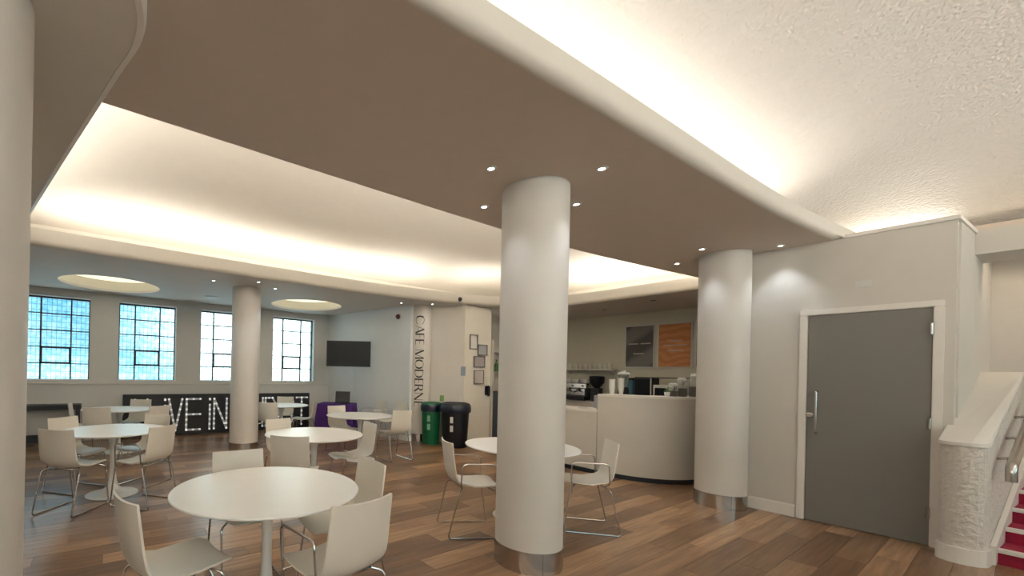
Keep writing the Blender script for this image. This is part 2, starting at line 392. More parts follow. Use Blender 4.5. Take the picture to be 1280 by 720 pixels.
# far + bar soffit with rounded inner corner and two round openings
eF = [(-5.67, 6.393), (-0.726, 6.401), (1.27, 6.482), (3.402, 6.506), (4.763, 6.45), (5.897, 6.312), (6.577, 6.151), (7.144, 5.925), (7.598, 5.634), (7.881, 5.287), (8.006, 4.924), (8.04, 4.197), (8.051, 3.39), (8.051, 2.381)]
OC = [(.113, 8.718, .77), (3.81, 8.573, .77)]
eF = smooth_path(eF)
poly_holes('bay_soffit', offset(eF, LR) + [(10.319, 2.381), (10.319, 9.969), (-5.67, 9.969)], [arc(x, y, r, 0, 360 * 47 / 48, 47) for x, y, r in OC], CZ, mat('bay_soffit_paint', (.64, .59, .54), .7), ceil)
def lip(name, path, zt, s, m, r=LR):
    prof = [(0, zt), (0, CZ + r)] + [(s * r * (1 - math.cos(R(a))), CZ + r * (1 - math.sin(R(a)))) for a in (18, 36, 54, 72, 90)] + [(s * (r + .01), CZ + .001), (s * (r + .01), CZ + .035), (s * r * .9, CZ + .04), (s * .05, zt)]
    return MB().sweep(path, prof).build(name, m, ceil)
LIPM = mat('cove_lip_paint', (.60, .56, .49), .6)
lip('cove_lip', eR, 3.035, 1, LIPM)
lip('cove_lip', eF, 3.105, 1, LIPM)
lip('cove_lip', eL, 2.99, -1, CEIL, .02)
# dropped soffit by the nearest pillar
LZ = 2.8
lsE = [(-0.34, 1.34), (-0.113, 1.421), (0.023, 1.574), (0.079, 1.776), (0.096, 1.889), (0.082, 2.042), (0.034, 2.212), (-0.045, 2.535), (-0.272, 3.471), (-0.51, 4.472), (-0.907, 6.135)]
lsE = smooth_path(lsE)
poly_holes('dropped_soffit', [(-5.216, 1.34)] + lsE + [(-1.021, 6.458), (-5.216, 6.458)], [], LZ, mat('side_soffit_paint', (.66, .62, .55), .65), ceil, .16)
pr = [(.0, LZ - .004), (-.022, LZ), (-.032, LZ + .022), (-.032, LZ + .16), (0, LZ + .16)]
MB().sweep([(-4.6, 1.34)] + lsE, pr).build('dropped_soffit_rim', TRIMW, ceil)
def vault(name, x0, x1, y0, y1, zb, rise, T, m):
    nx, ny = 72, 56; mb = MB(); vv = []
    for j in range(ny + 1):
        for i in range(nx + 1):
            sx = .5 - .5 * math.cos(math.pi * i / nx); sy = .5 - .5 * math.cos(math.pi * j / ny)
            x = x0 + (x1 - x0) * sx; y = y0 + (y1 - y0) * sy
            tx = min(x - x0, x1 - x) / T; ty = min(y - y0, y1 - y) / T
            f = lambda t: 1 - (1 - min(1, t)) ** 2
            vv.append((x, y, zb + rise * f(tx) * f(ty) if 0 < i < nx and 0 < j < ny else CZ + .02))
    n = nx + 1
    mb.add(vv, [(j * n + i, j * n + i + 1, (j + 1) * n + i + 1, (j + 1) * n + i) for j in range(ny) for i in range(nx)], True)
    return mb.build(name, m, ceil)
vault('vault', -1.5, 8.85, 2.1, 7.15, 3.34, .50, 2.5, mat('smooth_plaster', (.79, .745, .67), .75, bump=.15, bscale=40))
vault('vault', -4.9, 7.85, -3.7, 1.72, 3.10, .85, 2.7, VAULT)
# header above the stairs
struct(MB().box((7.03, -3.6, 2.70), (7.6, .262, 2.93)).build('trim_3', PAINT))
struct(MB().box((7.6, -3.6, 3.0), (8.5, .5, 3.1)).build('ceiling_stair', CEIL))

# led tape in the coves: each run is one lamp
def led(a, b, z, aim, watts, label):
    a = Vector((*a, z)); b = Vector((*b, z)); L = (b - a).length; d = (b - a).normalized(); c = (a + b) / 2
    rt = empty('led_strip', c, math.atan2(d.y, d.x))
    MB().box((-L / 2, -.015, -.012), (L / 2, .015, 0)).build('channel', GREY, rt)
    ld = bpy.data.lights.new('led_tape', 'AREA'); ld.shape = 'RECTANGLE'; ld.size = L; ld.size_y = .12; ld.energy = watts * K_COVE; ld.color = (1, .945, .855)
    lo = bpy.data.objects.new('led_tape', ld); col.objects.link(lo); lo.parent = rt; lo.location = (0, 0, .006)
    q = Vector((*aim, 0)); q.rotate(Matrix.Rotation(-rt.rotation_euler.z, 3, 'Z')); q.x = 0; q = (q.normalized() * .45 + Vector((0, 0, .9)))
    lo.rotation_euler = q.to_track_quat('-Z', 'Y').to_euler()
    # keep the long side along the run
    zax = -q.normalized(); xax = Vector((1, 0, 0)); yax = zax.cross(xax).normalized(); xax = yax.cross(zax)
    lo.rotation_euler = Matrix((xax, yax, zax)).transposed().to_euler()
    tag(rt, label, 'light', 'hidden cove lights')
led((-0.68, 6.619), (5.67, 6.587), 2.965, (0, -1), 13, 'warm led strip hidden in the cove above the window bay')
led((6.237, 6.417), (7.938, 5.61), 2.965, (-1, -1), 5, 'warm led strip hidden in the cove corner beside the bar')
led((8.233, 2.664), (8.233, 5.085), 2.965, (-1, 0), 9, 'warm led strip hidden in the cove above the bar')
led((0, 2.583), (7.484, 2.422), 2.965, (0, 1), 66, 'warm led strip hidden along the beam beside the window vault')
led((-4.536, 1.405), (5.67, 1.251), 2.965, (0, -1), 12, 'warm led strip hidden along the beam beside the stippled vault')
led((7.7, -3.067), (7.7, 1.25), 2.97, (-1, 0), 16, 'warm led strip hidden in the cove above the stairs')
led((-4.536, -3.229), (6.804, -3.229), 2.97, (0, 1), 78, 'warm led strip hidden in the cove behind the seating')
led((-0.816, 5.812), (-0.227, 2.987), 2.99, (1, 0), 8, 'added warm led strip hidden above the dropped soffit')  # unseen run added to raise the light on the window vault
led((-4.763, 0.969), (-4.763, -2.906), 2.99, (1, 0), 38, 'added warm led strip on the unseen far side of the stippled vault')  # out-of-view run added to spread light evenly over the stippled vault
# round light wells
for i, (x, y, r) in enumerate(OC):
    o = empty('light_well', (x, y, CZ))
    MB().lathe([(r + .004, 0), (r + .004, .20)], 48, caps=False).build('well_wall', mat('well_paint', (.74, .70, .58), .6), o)
    MB().lathe([(r + .03, .2), (r + .03, .215)], 48).build('diffuser', OCUE, o)
    tag(o, ['round recessed ceiling light over the window left of the free-standing pillar', 'round recessed ceiling light near the television wall'][i], 'ceiling light')

# ================================================================== WINDOWS
cw = [0, .275, .715, 1]; rh = [0, .2, .4, .6, .8, 1]
pane_cache = {}
for wi, (xa, xb) in enumerate(WX):
    W, Hh = xb - xa, WZ1 - WZ0; yf = Y1 + .15
    root = struct(empty('window_%d' % (wi + 1), ((xa + xb) / 2, yf, WZ0)))
    f = MB(); t = .02
    for a, b in [((-W / 2, 0), (-W / 2 + t, Hh)), ((W / 2 - t, 0), (W / 2, Hh)), ((-W / 2, 0), (W / 2, t)), ((-W / 2, Hh - t * 1.6), (W / 2, Hh))]:
        f.box((a[0], -.025, a[1]), (b[0], .025, b[1]))
    f.build('window_frame', DARKM, root)
    gx = [-W / 2 + W * c for c in cw]; gz = [Hh * r for r in rh]
    for k in (1, 2): MB().box((gx[k] - .012, -.022, 0), (gx[k] + .012, .022, Hh)).build('mullion', DARKM, root)
    for k in (1, 2, 3, 4): MB().box((-W / 2, -.02, gz[k] - .009), (W / 2, .02, gz[k] + .009)).build('glazing_bar', DARKM, root)
    for row, th in ((1, .026), (3, .017)):
        row = {1: 1, 3: 3}[row]; th = .03 if row == 1 else .014
        c = MB(); x0, x1_, z0, z1_ = gx[1], gx[2], gz[row], gz[row + 1]
        for a, b in [((x0, z0), (x0 + th, z1_)), ((x1_ - th, z0), (x1_, z1_)), ((x0, z0), (x1_, z0 + th)), ((x0, z1_ - th), (x1_, z1_))]:
            c.box((a[0], -.035, a[1]), (b[0], .02, b[1]))
        c.build('casement', DARKM, root)
    for ci in range(3):
        for ri in range(5):
            key = (wi, ci)
            w2, h2 = (gx[ci + 1] - gx[ci]) / 2 - .004, (gz[1] - gz[0]) / 2 - .004
            if key not in pane_cache:
                p = MB().box((-w2, -.003, -h2), (w2, .003, h2)).build('pane', PANE, root); pane_cache[key] = p
            else: p = link_copy(pane_cache[key], root)
            p.location = ((gx[ci] + gx[ci + 1]) / 2, .004, (gz[ri] + gz[ri + 1]) / 2)
    MB().box((-W / 2 - .0, -.15, -.0), (W / 2 + .0, -.026, .012)).build('window_sill', TRIMW, root)

# ================================================================== DOOR
dr = struct(empty('door_1', (DX, 0, 0)), 'wide flush grey door with a steel pull handle', 'door')
MB().box((-.012, DY0 + .012, .006), (.035, DY1 - .012, DZ - .008)).build('leaf', DOORG, dr, bevel=.003)
for a, b in [((-.03, DY1 - .010, 0), (.03, DY1 + .05, DZ - .006)), ((-.03, DY0 - .05, 0), (.03, DY0 + .010, DZ - .006)), ((-.03, DY0 - .05, DZ - .006), (.03, DY1 + .05, DZ + .052))]:
    MB().box(a, b).build('door_frame', TRIMW, dr, bevel=.006)
h = MB().tube(rounded([(-.012, 1.146, 1.35), (-.07, 1.146, 1.35), (-.07, 1.146, .92), (-.012, 1.146, .92)], .02), .011, 10).build('pull_handle', STEEL, dr)
lk = MB().lathe([(.028, 0), (.028, .006), (.02, .008)], 20).build('lock_plate', STEEL, dr)
lk.rotation_euler = (0, -R(90), 0); lk.location = (-.012, 1.20, 1.10)
for z in (.25, 1.05, 1.9): MB().lathe([(.011, z), (.011, z + .1)], 10, (-.034, DY0 + .016)).build('hinge', STEEL, dr)
s = MB().box((-.012, -.055, -.035), (0, .055, .035)).build('wall_plate', PAPER, bevel=.004); s.location = (DX, .85, 2.42); tag(s, 'blank plate on the wall above the grey door', 'wall plate')

# ================================================================== COLUMNS
def column(x, y, r, top, label, band=.16):
    o = empty('column', (x, y, 0))
    MB().lathe([(r, band - .01), (r, top)], 64, caps=True).build('shaft', COLP, o)
    b = MB().lathe([(r + .005, 0), (r + .005, band)], 64).build('steel_band', STEEL, o)
    b['label'] = 'brushed steel band around the foot'
    a = math.atan2(-y, -x) + .45
    MB().box((r + .003, -.006, .0), (r + .009, .006, band)).build('band_seam', STEEL, b).rotation_euler.z = a
    return tag(o, label, 'column')
column(-.49, 2.05, .247, LZ, 'pale round pillar under the dropped soffit')
column(2.833, 2.066, .247, CZ, 'thick round white pillar standing in front of the table with two armchairs')
column(6.072, 1.877, .237, CZ, 'round white pillar between the bar counter and the grey door')
column(2.165, 7.50, .247, CZ, 'round white pillar in front of the marquee sign')
column(5.837, 7.064, .238, CZ, 'round pillar with vertical dark lettering beside the bins')

# downlights round the pillars
def downlight(x, y, label, watts=14):
    o = empty('downlight', (x, y, CZ))
    MB().lathe([(.022, -.006), (.038, -.006), (.04, 0), (.022, 0)], 24, caps=False).build('bezel', TRIMW, o)
    MB().lathe([(.022, -.003), (.022, -.001)], 20).build('lens', SPOTE, o)
    ld = bpy.data.lights.new('spot_beam', 'SPOT'); ld.energy = watts * K_DOWN; ld.spot_size = R(85); ld.spot_blend = .7; ld.shadow_soft_size = .03; ld.color = (.78, .88, 1)
    lo = bpy.data.objects.new('spot_beam', ld); col.objects.link(lo); lo.parent = o; lo.location = (0, 0, -.02)
    tag(o, label, 'downlight', 'small white ceiling downlights')
for x, y in [(2.279, 2.026), (2.903, 1.59), (2.756, 2.518), (3.334, 2.034)]: downlight(x, y, 'small bright downlight around the top of the thick pillar')
for x, y in [(5.602, 1.937), (6.078, 2.357), (6.101, 1.413)]: downlight(x, y, 'small bright downlight around the pillar by the grey door')
for x, y in [(1.52, 7.176), (2.155, 6.805), (2.574, 7.176)]: downlight(x, y, 'small bright downlight around the pillar before the marquee sign')
for x, y in [(5.216, 6.958), (5.783, 6.635)]: downlight(x, y, 'small bright downlight around the lettered pillar', 5)
sp = empty('ceiling_speaker', (1.826, 8.807, CZ)); MB().lathe([(.125, -.012), (.13, 0)], 28).build('rim', TRIMW, sp); MB().lathe([(.11, -.018), (.11, -.012)], 28).build('grille', LGREY, sp)
tag(sp, 'flat round speaker in the ceiling behind the free-standing pillar', 'speaker')
for z_, y_ in ((6.0, 5.3), (7.9, 5.2)): pass
for x, y in [(8.618, 3.713), (9.072, 4.843)]:
    o = MB().lathe([(.035, -.004), (.045, -.004), (.047, 0)], 20).build('ceiling_rose', DARKM); o.location = (x, y, CZ); tag(o, 'unlit recessed fitting in the ceiling over the bar', 'downlight', 'unlit fittings above the bar')

# ------------------------------------------------------------------ lettering on the pillar
GL = {'C': (1.0, [('T', [(.12, .12), (.02, .5), (.12, .88)], 1), ('t', [(.12, .88), (.45, .99), (.85, .86), (.93, .72)], 0), ('t', [(.12, .12), (.45, .01), (.85, .14), (.93, .28)], 0)]),
      'A': (.85, [('t', [(.05, 0), (.45, 1)], 0), ('T', [(.45, 1), (.85, 0)], 0), ('t', [(.2, .33), (.7, .33)], 0)]),
      'F': (.62, [('T', [(.1, 0), (.1, 1)], 0), ('t', [(.1, .98), (.6, .98)], 0), ('t', [(.1, .52), (.5, .52)], 0)]),
      'E': (.62, [('T', [(.1, 0), (.1, 1)], 0), ('t', [(.1, .98), (.6, .98)], 0), ('t', [(.1, .52), (.5, .52)], 0), ('t', [(.1, .02), (.6, .02)], 0)]),
      'M': (1.1, [('t', [(.06, 0), (.06, 1)], 0), ('T', [(.1, 1), (.52, 0)], 0), ('t', [(.52, 0), (.94, 1)], 0), ('T', [(.98, 0), (.98, 1)], 0)]),
      'O': (1.05, [('T', [(.15, .15), (.04, .5), (.15, .85)], 1), ('T', [(.87, .15), (.98, .5), (.87, .85)], 1), ('t', [(.15, .85), (.5, .99), (.87, .85)], 0), ('t', [(.15, .15), (.5, .01), (.87, .15)], 0)]),
      'D': (.95, [('T', [(.1, 0), (.1, 1)], 0), ('t', [(.1, .98), (.5, .95), (.8, .8)], 0), ('t', [(.1, .02), (.5, .05), (.8, .2)], 0), ('T', [(.78, .2), (.88, .5), (.78, .8)], 1)]),
      'R': (.85, [('T', [(.1, 0), (.1, 1)], 0), ('t', [(.1, .98), (.55, .95)], 0), ('T', [(.55, .93), (.64, .75), (.55, .57)], 1), ('t', [(.1, .52), (.55, .55)], 0), ('T', [(.4, .52), (.8, 0)], 0)]),
      'N': (.95, [('t', [(.08, 0), (.08, 1)], 0), ('T', [(.08, 1), (.84, 0)], 0), ('t', [(.84, 0), (.84, 1)], 0)])}
CXE, CYE, RE = 5.837, 7.064, .238
a_face = math.atan2(-CYE, -CXE)
let_root = empty('pillar_lettering', (CXE, CYE, 0)); tag(let_root, 'dark capitals reading cafe moderne down the round pillar', 'lettering')
def letter_mesh(ch, z_top, size):
    wd, strokes = GL[ch]; mb = MB()
    for kind, pts, _ in strokes:
        hw = (.085 if kind == 'T' else .026)
        # densify
        dp = []
        for a, b in zip(pts, pts[1:]):
            for i in range(4): dp.append(Vector((a[0] + (b[0] - a[0]) * i / 4, a[1] + (b[1] - a[1]) * i / 4)))
        dp.append(Vector(pts[-1])); vv = []
        for i, p in enumerate(dp):
            d = (dp[min(i + 1, len(dp) - 1)] - dp[max(i - 1, 0)]).normalized(); n = Vector((-d.y, d.x))
            for s in (1, -1):
                q = p + n * hw * s
                for rr in (RE + .0005, RE + .004):
                    # reading downward: u -> -z ; glyph up (v) -> image right
                    ang = a_face + ((q.y - .5) * size - .016) / RE * 1.0
                    vv.append((rr * math.cos(ang), rr * math.sin(ang), z_top - q.x * size))
        ff = []
        for i in range(len(dp) - 1):
            a, b = i * 4, i * 4 + 4
            ff += [(a + 1, a + 3, b + 3, b + 1), (a, b, b + 2, a + 2), (a, a + 1, b + 1, b), (a + 2, b + 2, b + 3, a + 3)]
        mb.add(vv, ff)
    return mb.build('letter', INK, let_root), wd * size
zt = 2.665; SZ = .186
for chs in 'CAFE MODERNE':
    if chs == ' ': zt -= .09; continue
    o_, wd_ = letter_mesh(chs, zt, SZ); zt -= wd_ + .012

# ================================================================== TABLES
def make_table():
    o = empty('round_table')
    MB().lathe([(.39, .700), (.530, .711), (.553, .719), (.556, .726), (.552, .7305), (.0, .731)], 72, caps=False).build('table_top', TOPW, o)
    MB().lathe([(.26, 0), (.262, .006), (.245, .013), (.165, .028), (.10, .05), (.062, .09), (.042, .15), (.033, .24), (.030, .34), (.031, .46), (.037, .57), (.052, .645), (.085, .69), (.12, .702)], 40).build('pedestal', BASEW, o)
    return o
TB = make_table()
TP = {'T1': atz(335, 609, .73), 'T2': atz(393, 542, .73), 'T3': atz(142, 537, .73), 'T4': atz(450, 519, .73), 'T5': atz(150, 511, .73), 'T6': atz(352, 506, .73), 'T7': atz(651, 557, .73)}
TL = {'T1': 'round white pedestal table whose four seats include a wire-armed chair turned from the bar', 'T2': 'round white pedestal table midway between the thick pillar and the sign pillar',
      'T3': 'round white pedestal table reflecting the blue windows, two chairs with backs toward it', 'T4': 'round white pedestal table in front of the purple draped table',
      'T5': 'round white pedestal table in front of the word alive on the sign', 'T6': 'round white pedestal table before the right end of the sign', 'T7': 'round white pedestal table between the thick pillar and the bar counter'}
TL['T1'] = 'round white pedestal table between the dropped-soffit pillar and the thick pillar'
TL['T3'] = 'round white pedestal table midway between the dropped-soffit pillar and the black bench'
first = True
for k, p in TP.items():
    t = TB if first else copy_tree(TB); first = False
    t.location = (p.x, p.y, 0); tag(t, TL[k], 'table', 'round pedestal tables')

# ================================================================== CHAIRS
def shell_mesh():
    # side profile: (forward y, z, half width, edge lift)
    prof = [(-.262, .832, .184), (-.2605, .826, .188), (-.258, .80, .1885), (-.250, .74, .189), (-.240, .66, .191), (-.230, .59, .194), (-.218, .53, .195), (-.195, .485, .193), (-.155, .458, .190), (-.10, .446, .190), (-.03, .441, .192), (.05, .443, .195), (.12, .449, .193), (.18, .452, .185), (.215, .448, .170), (.232, .438, .150)]
    nu = 10; th = .011; n = nu + 1; m = len(prof); vv = []
    def P(i, j, off):
        y, z, hw = prof[i]; u = -1 + 2 * j / nu
        a, b = prof[max(i - 1, 0)], prof[min(i + 1, m - 1)]; ty, tz = b[0] - a[0], b[1] - a[1]; L = math.hypot(ty, tz); ny_, nz = -tz / L, ty / L   # outward normal to upper/front
        if nz < 0 and i > 9: ny_, nz = -ny_, -nz
        lift = .026 * abs(u) ** 2.2 if i < 10 else .014 * abs(u) ** 2.2
        return (hw * u, y + ny_ * (lift + off), z + nz * (lift + off))
    for off in (th / 2, -th / 2):
        for i in range(m):
            for j in range(n): vv.append(P(i, j, off))
    N = m * n; ff = []
    for i in range(m - 1):
        for j in range(nu):
            a = i * n + j; ff += [(a, a + 1, a + n + 1, a + n), (N + a, N + a + n, N + a + n + 1, N + a + 1)]
    for j in range(nu): ff += [(j, N + j, N + j + 1, j + 1), ((m - 1) * n + j, (m - 1) * n + j + 1, N + (m - 1) * n + j + 1, N + (m - 1) * n + j)]
    for i in range(m - 1): ff += [(i * n, i * n + n, N + i * n + n, N + i * n), (i * n + nu, N + i * n + nu, N + i * n + n + nu, i * n + n + nu)]
    return MB().add(vv, ff, True)
def make_chair(arms):
    o = empty('armchair' if arms else 'chair')
    shell_mesh().build('seat_shell', SHELL, o)
    for s in (-1, 1):
        x1, x2 = .15 * s, .205 * s
        pts = [(x1, -.13, .432), (x2, -.17, .415), (x2, -.265, .008), (x2, .225, .008), (x2, .165, .415), (x1, .12, .432)]
        leg = MB().tube(rounded(pts, .035), .0072, 8).build('sled_leg', CHROME, o)
        if arms:
            ap = [(x2, .16, .37), (x2 + .014 * s, .165, .655), (x2 + .014 * s, -.15, .66), (x2 + .006 * s, -.16, .47), (x1, -.13, .438)]
            MB().tube(rounded(ap, .045), .0068, 8).build('wire_arm', CHROME, o)
    for y in (-.13, .12): MB().tube([(-.15, y, .432), (.15, y, .432)], .0072, 8).build('cross_bar', CHROME, o)
    return o
CH0, CH1 = make_chair(False), make_chair(True); used = {False: 0, True: 0}
def chair(back_px, face_to, label, arms=False, top=.83, turn=0, push=0):
    b = atz(back_px[0], back_px[1], top)
    f = (Vector(face_to[:2]) - b.xy)
    ft = Vector(face_to[:2])
    if f.length < .72: b = Vector((*(ft - f.normalized() * .72), top))
    ang = math.atan2(f.y, f.x) + R(turn)
    d = Vector((math.cos(ang), math.sin(ang)))
    c = b.xy + d * (.258 + push)
    src = CH1 if arms else CH0
    o = src if not used[arms] else copy_tree(src); used[arms] += 1
    o.location = (c.x, c.y, 0); o.rotation_euler.z = ang - math.pi / 2
    return tag(o, label, 'chair', 'cream shell armchairs' if arms else 'cream shell chairs')
T = TP
chair((150, 623), T['T1'], 'cream shell chair on the dropped-soffit pillar side of the table between the two pillars', turn=-2)
chair((458, 628), T['T1'], 'cream shell armchair with its back to the thick pillar', arms=True, turn=-6)
chair((468, 576), T['T1'], 'cream shell chair without arms between the thick pillar and the table nearest it', turn=0)
chair((304, 568), T['T1'], 'cream shell chair facing away from the sign, at the table between the two near pillars')
chair((361, 546), T['T2'], 'cream shell chair at the middle table, facing the sign, back to another table')
chair((463, 529), T['T2'], 'cream shell chair on the bar side of the middle table')
chair((347, 524), T['T2'], 'cream shell chair at the middle table, on the side of the sign pillar')
chair((421, 507.5), T['T4'], 'cream shell chair between the purple draped table and its round table')
chair((487, 513), T['T4'], 'cream shell chair with its back toward the bins', turn=-48)
chair((67, 538), T['T3'], 'cream shell chair with its back to the dropped-soffit pillar at the blue-lit table', turn=0)
chair((77, 522), T['T3'], 'cream shell chair at the blue-lit table on the black bench side')
chair((206, 533), T['T3'], 'cream shell armchair with wire arms at the table midway to the black bench', arms=True, turn=10)
chair((188, 520), T['T3'], 'cream shell chair at the blue-lit table facing away from the sign')
chair((94, 504.5), T['T5'], 'cream shell chair in front of the black bench at the table before the sign')
chair((120, 510), T['T5'], 'cream shell chair turned to the sign, back to the blue-lit table')
chair((177, 499.5), T['T5'], 'cream shell chair directly in front of the first letters of the sign')
chair((201, 507.5), T['T5'], 'cream shell chair beside the letter v of the sign')
chair((334, 503.5), T['T6'], 'cream shell chair close behind the sign pillar on its television side')
chair((394, 501), T['T6'], 'cream shell chair at the end of the sign beside the purple draped table')
chair((357, 496), T['T6'], 'cream shell chair against the last letters of the sign')
chair((556, 551), T['T7'], 'cream shell armchair facing the thick pillar from the bins side', arms=True, turn=-22)
chair((768, 553), T['T7'], 'cream shell armchair between the thick pillar and the bar counter', arms=True, turn=8)
for px_, dist_, lab_ in ((466, .42, 'cream shell armchair with its back to the television wall, next to the purple table'), (492, .36, 'cream shell armchair with its back to the television wall, next to the lettered pillar')):
    X_ = 4.0
    while X_ < TVW(atX(px_, 505, X_).y) - dist_ - .1: X_ += .01
    o = copy_tree(CH1); p_ = atX(px_, 505, X_); o.location = (p_.x, p_.y, 0); o.rotation_euler.z = R(90); tag(o, lab_, 'chair', 'cream shell armchairs')

# ================================================================== STAIRS
bx = [(5.22, .455), (6.6, .275)]; # balustrade left edge ; right edge offset
st = empty('stair_balustrade', (6.1, .25, 0)); tag(st, 'low white sloping balustrade wall with rounded end beside the red stairs', 'balustrade')
def loc_(pts): return [(p[0] - 6.1, p[1] - .25) for p in pts]
a0, a1 = Vector((6.01, .371)), Vector((7.6, .234)); dv = (a1 - a0).normalized(); nv = Vector((dv.y, -dv.x))
WB = .228
front = []
for i in range(9):
    t = math.pi * i / 8
    cen = a0 + nv * WB / 2
    front.append(tuple(cen - dv * (.10 * math.sin(t)) + (-nv) * (WB / 2) * math.cos(t)))
poly = front + [tuple(a1 + nv * WB), tuple(a1)]
slope = .379
def ztop(p): return .985 + slope * max(0, (Vector(p) - a0).dot(dv) - .0)
MB().prism(loc_(poly), 0.0, [ztop(p) - .03 for p in poly]).build('balustrade_wall', ROUGHW, st)
cen = sum((Vector(p) for p in poly), Vector((0, 0))) / len(poly)
cp = [tuple(a0 + nv * WB / 2 + (Vector(p) - a0 - nv * WB / 2) * 1.0 + (Vector(p) - (a0 + nv * WB / 2)).normalized() * .012) for p in front] + [tuple(a1 + nv * (WB + .012)), tuple(a1 - nv * .012)]
MB().prism(loc_(cp), [ztop(p) - .03 for p in cp], [ztop(p) for p in cp]).build('cap', TRIMW, st)
MB().prism(loc_([tuple(a0 + nv * WB / 2 + (Vector(p) - a0 - nv * WB / 2) + (Vector(p) - (a0 + nv * WB / 2)).normalized() * .018) for p in front] + [tuple(a0 + nv * (WB + .018) + dv * .12), tuple(a0 - nv * .018 + dv * .12)]), 0, .13).build('skirting', TRIMW, st)
# stringer and steps
sg = a0 + nv * (WB + .004)
stair = empty('staircase', (6.25, .08, 0)); tag(stair, 'red carpeted stairs with white nosings beside the grey door', 'stairs')
G, RS = .33, .122
SX = .18
def L3(p, z): return (p.x - 6.25, p.y - .08, z)
def quadprism(mb, A, B, Wd, z0a, z1a, z0b, z1b):
    """block from plan point A to B along dv, width Wd along nv"""
    p = [A, B, B + nv * Wd, A + nv * Wd]; za = [z0a, z0b, z0b, z0a]; zb = [z1a, z1b, z1b, z1a]
    vv = [L3(q, z) for q, z in zip(p, za)] + [L3(q, z) for q, z in zip(p, zb)]
    mb.add(vv, [(3, 2, 1, 0), (4, 5, 6, 7), (0, 1, 5, 4), (1, 2, 6, 5), (2, 3, 7, 6), (3, 0, 4, 7)])
mb = MB(); quadprism(mb, sg + dv * (SX - .06), sg + dv * 1.7, .03, 0.0, .15, .58, .58 + .17); mb.build('stringer', TRIMW, stair)
for k in range(6):
    A = sg + nv * .03 + dv * (SX + k * G); B = A + dv * (G + .02)
    m_ = MB(); quadprism(m_, A, B, 1.5, 0 if k == 0 else RS * k - .02, RS * (k + 1) - .022, 0 if k == 0 else RS * k - .02, RS * (k + 1) - .022); s_ = m_.build('step', RED, stair)
    m_ = MB(); quadprism(m_, A + dv * .05, B, 1.5, RS * (k + 1) - .022, RS * (k + 1), RS * (k + 1) - .022, RS * (k + 1)); m_.build('carpet', RED, s_)
    m_ = MB(); quadprism(m_, A - dv * .018, A + dv * .05, 1.5, RS * (k + 1) - .024, RS * (k + 1) + .004, RS * (k + 1) - .024, RS * (k + 1) + .004); m_.build('nosing', TRIMW, s_)
# handrail
hr = empty('handrail', (6.25, .08, 0)); tag(hr, 'steel tube handrail on the stair side of the balustrade', 'handrail')
r0 = a0 + nv * (WB + .085) + dv * .17; r1 = a0 + nv * (WB + .085) + dv * 1.4
MB().tube(rounded([L3(r0 + dv * .03, .68), L3(r0 + dv * .03, .80), L3(r1, .80 + 1.23 * slope)], .07), .030, 14).build('tube', STEEL, hr)
for q in (.16, .55, 1.0):
    p = a0 + nv * (WB + .085) + dv * (.17 + q); z = .80 + q * slope
    MB().tube([L3(p, z), L3(p - nv * .08, z - .02)], .011, 8).build('bracket', STEEL, hr)

# ================================================================== BAR
CT_HI, CT_LO = 1.20, .95
front_path = [(6.203, 5.085), (6.203, 4.197), (6.214, 3.39)]
curve = [(6.214, 3.39), (6.237, 3.148), (6.282, 2.946), (6.373, 2.761), (6.532, 2.583), (6.747, 2.454), (7.031, 2.381), (7.484, 2.357)]
for _ in range(2):
    nc = [curve[0]]
    for a, b in zip(curve, curve[1:]): nc += [(a[0] * .75 + b[0] * .25, a[1] * .75 + b[1] * .25), (a[0] * .25 + b[0] * .75, a[1] * .25 + b[1] * .75)]
    curve = nc + [curve[-1]]
CNT = mat('counter_panel', (.60, .56, .49), .42)
bh = empty('bar_counter', (6.464, 3.067, 0)); tag(bh, 'tall curved cream section of the bar counter beside the pillar', 'counter')
def lc(pts, c): return [(p[0] - c[0], p[1] - c[1]) for p in pts]
c_ = (6.464, 3.067)
MB().sweep(lc(curve, c_), [(0, .07), (.04, .07), (.04, CT_HI - .03), (0, CT_HI - .03)]).build('front_panel', CNT, bh)
MB().sweep(lc(curve, c_), [(.03, 0), (.06, 0), (.06, .07), (.03, .07)]).build('plinth', DARKM, bh)
MB().sweep(lc(curve, c_), [(-.008, CT_HI - .03), (.36, CT_HI - .03), (.36, CT_HI), (-.008, CT_HI)]).build('counter_top', TRIMW, bh)
MB().box((6.27 - c_[0], 3.33 - c_[1], 0), (6.58 - c_[0], 3.375 - c_[1], CT_HI - .03)).build('end_panel', CNT, bh)
bl = empty('bar_counter', (6.464, 4.197, 0)); tag(bl, 'low straight cream section of the bar counter behind the thick pillar', 'counter')
c2 = (6.464, 4.197); fp = [(6.203, 5.005), (6.203, 4.197), (6.214, 3.398)]
MB().sweep(lc(fp, c2), [(0, .07), (.04, .07), (.04, CT_LO - .03), (0, CT_LO - .03)], smooth=False).build('front_panel', CNT, bl)
MB().sweep(lc(fp, c2), [(.03, 0), (.06, 0), (.06, .07), (.03, .07)], smooth=False).build('plinth', DARKM, bl)
MB().sweep(lc(fp, c2), [(-.012, CT_LO - .03), (.6, CT_LO - .03), (.6, CT_LO), (-.012, CT_LO)], smooth=False).build('counter_top', TRIMW, bl)
MB().box((6.25 - c2[0], 4.95 - c2[1], 0), (6.8 - c2[0], 5.0 - c2[1], CT_LO - .03)).build('end_panel', CNT, bl)
# back counter
bk = empty('back_counter', (9.696, 4.52, 0)); tag(bk, 'back counter along the olive wall behind the bar', 'counter')
MB().box((-.32, -2.25, 0), (.38, 1.86, .86)).build('cabinet_run', CNT, bk); MB().box((-.35, -2.25, .86), (.38, 1.86, .90)).build('counter_top', LGREY, bk)
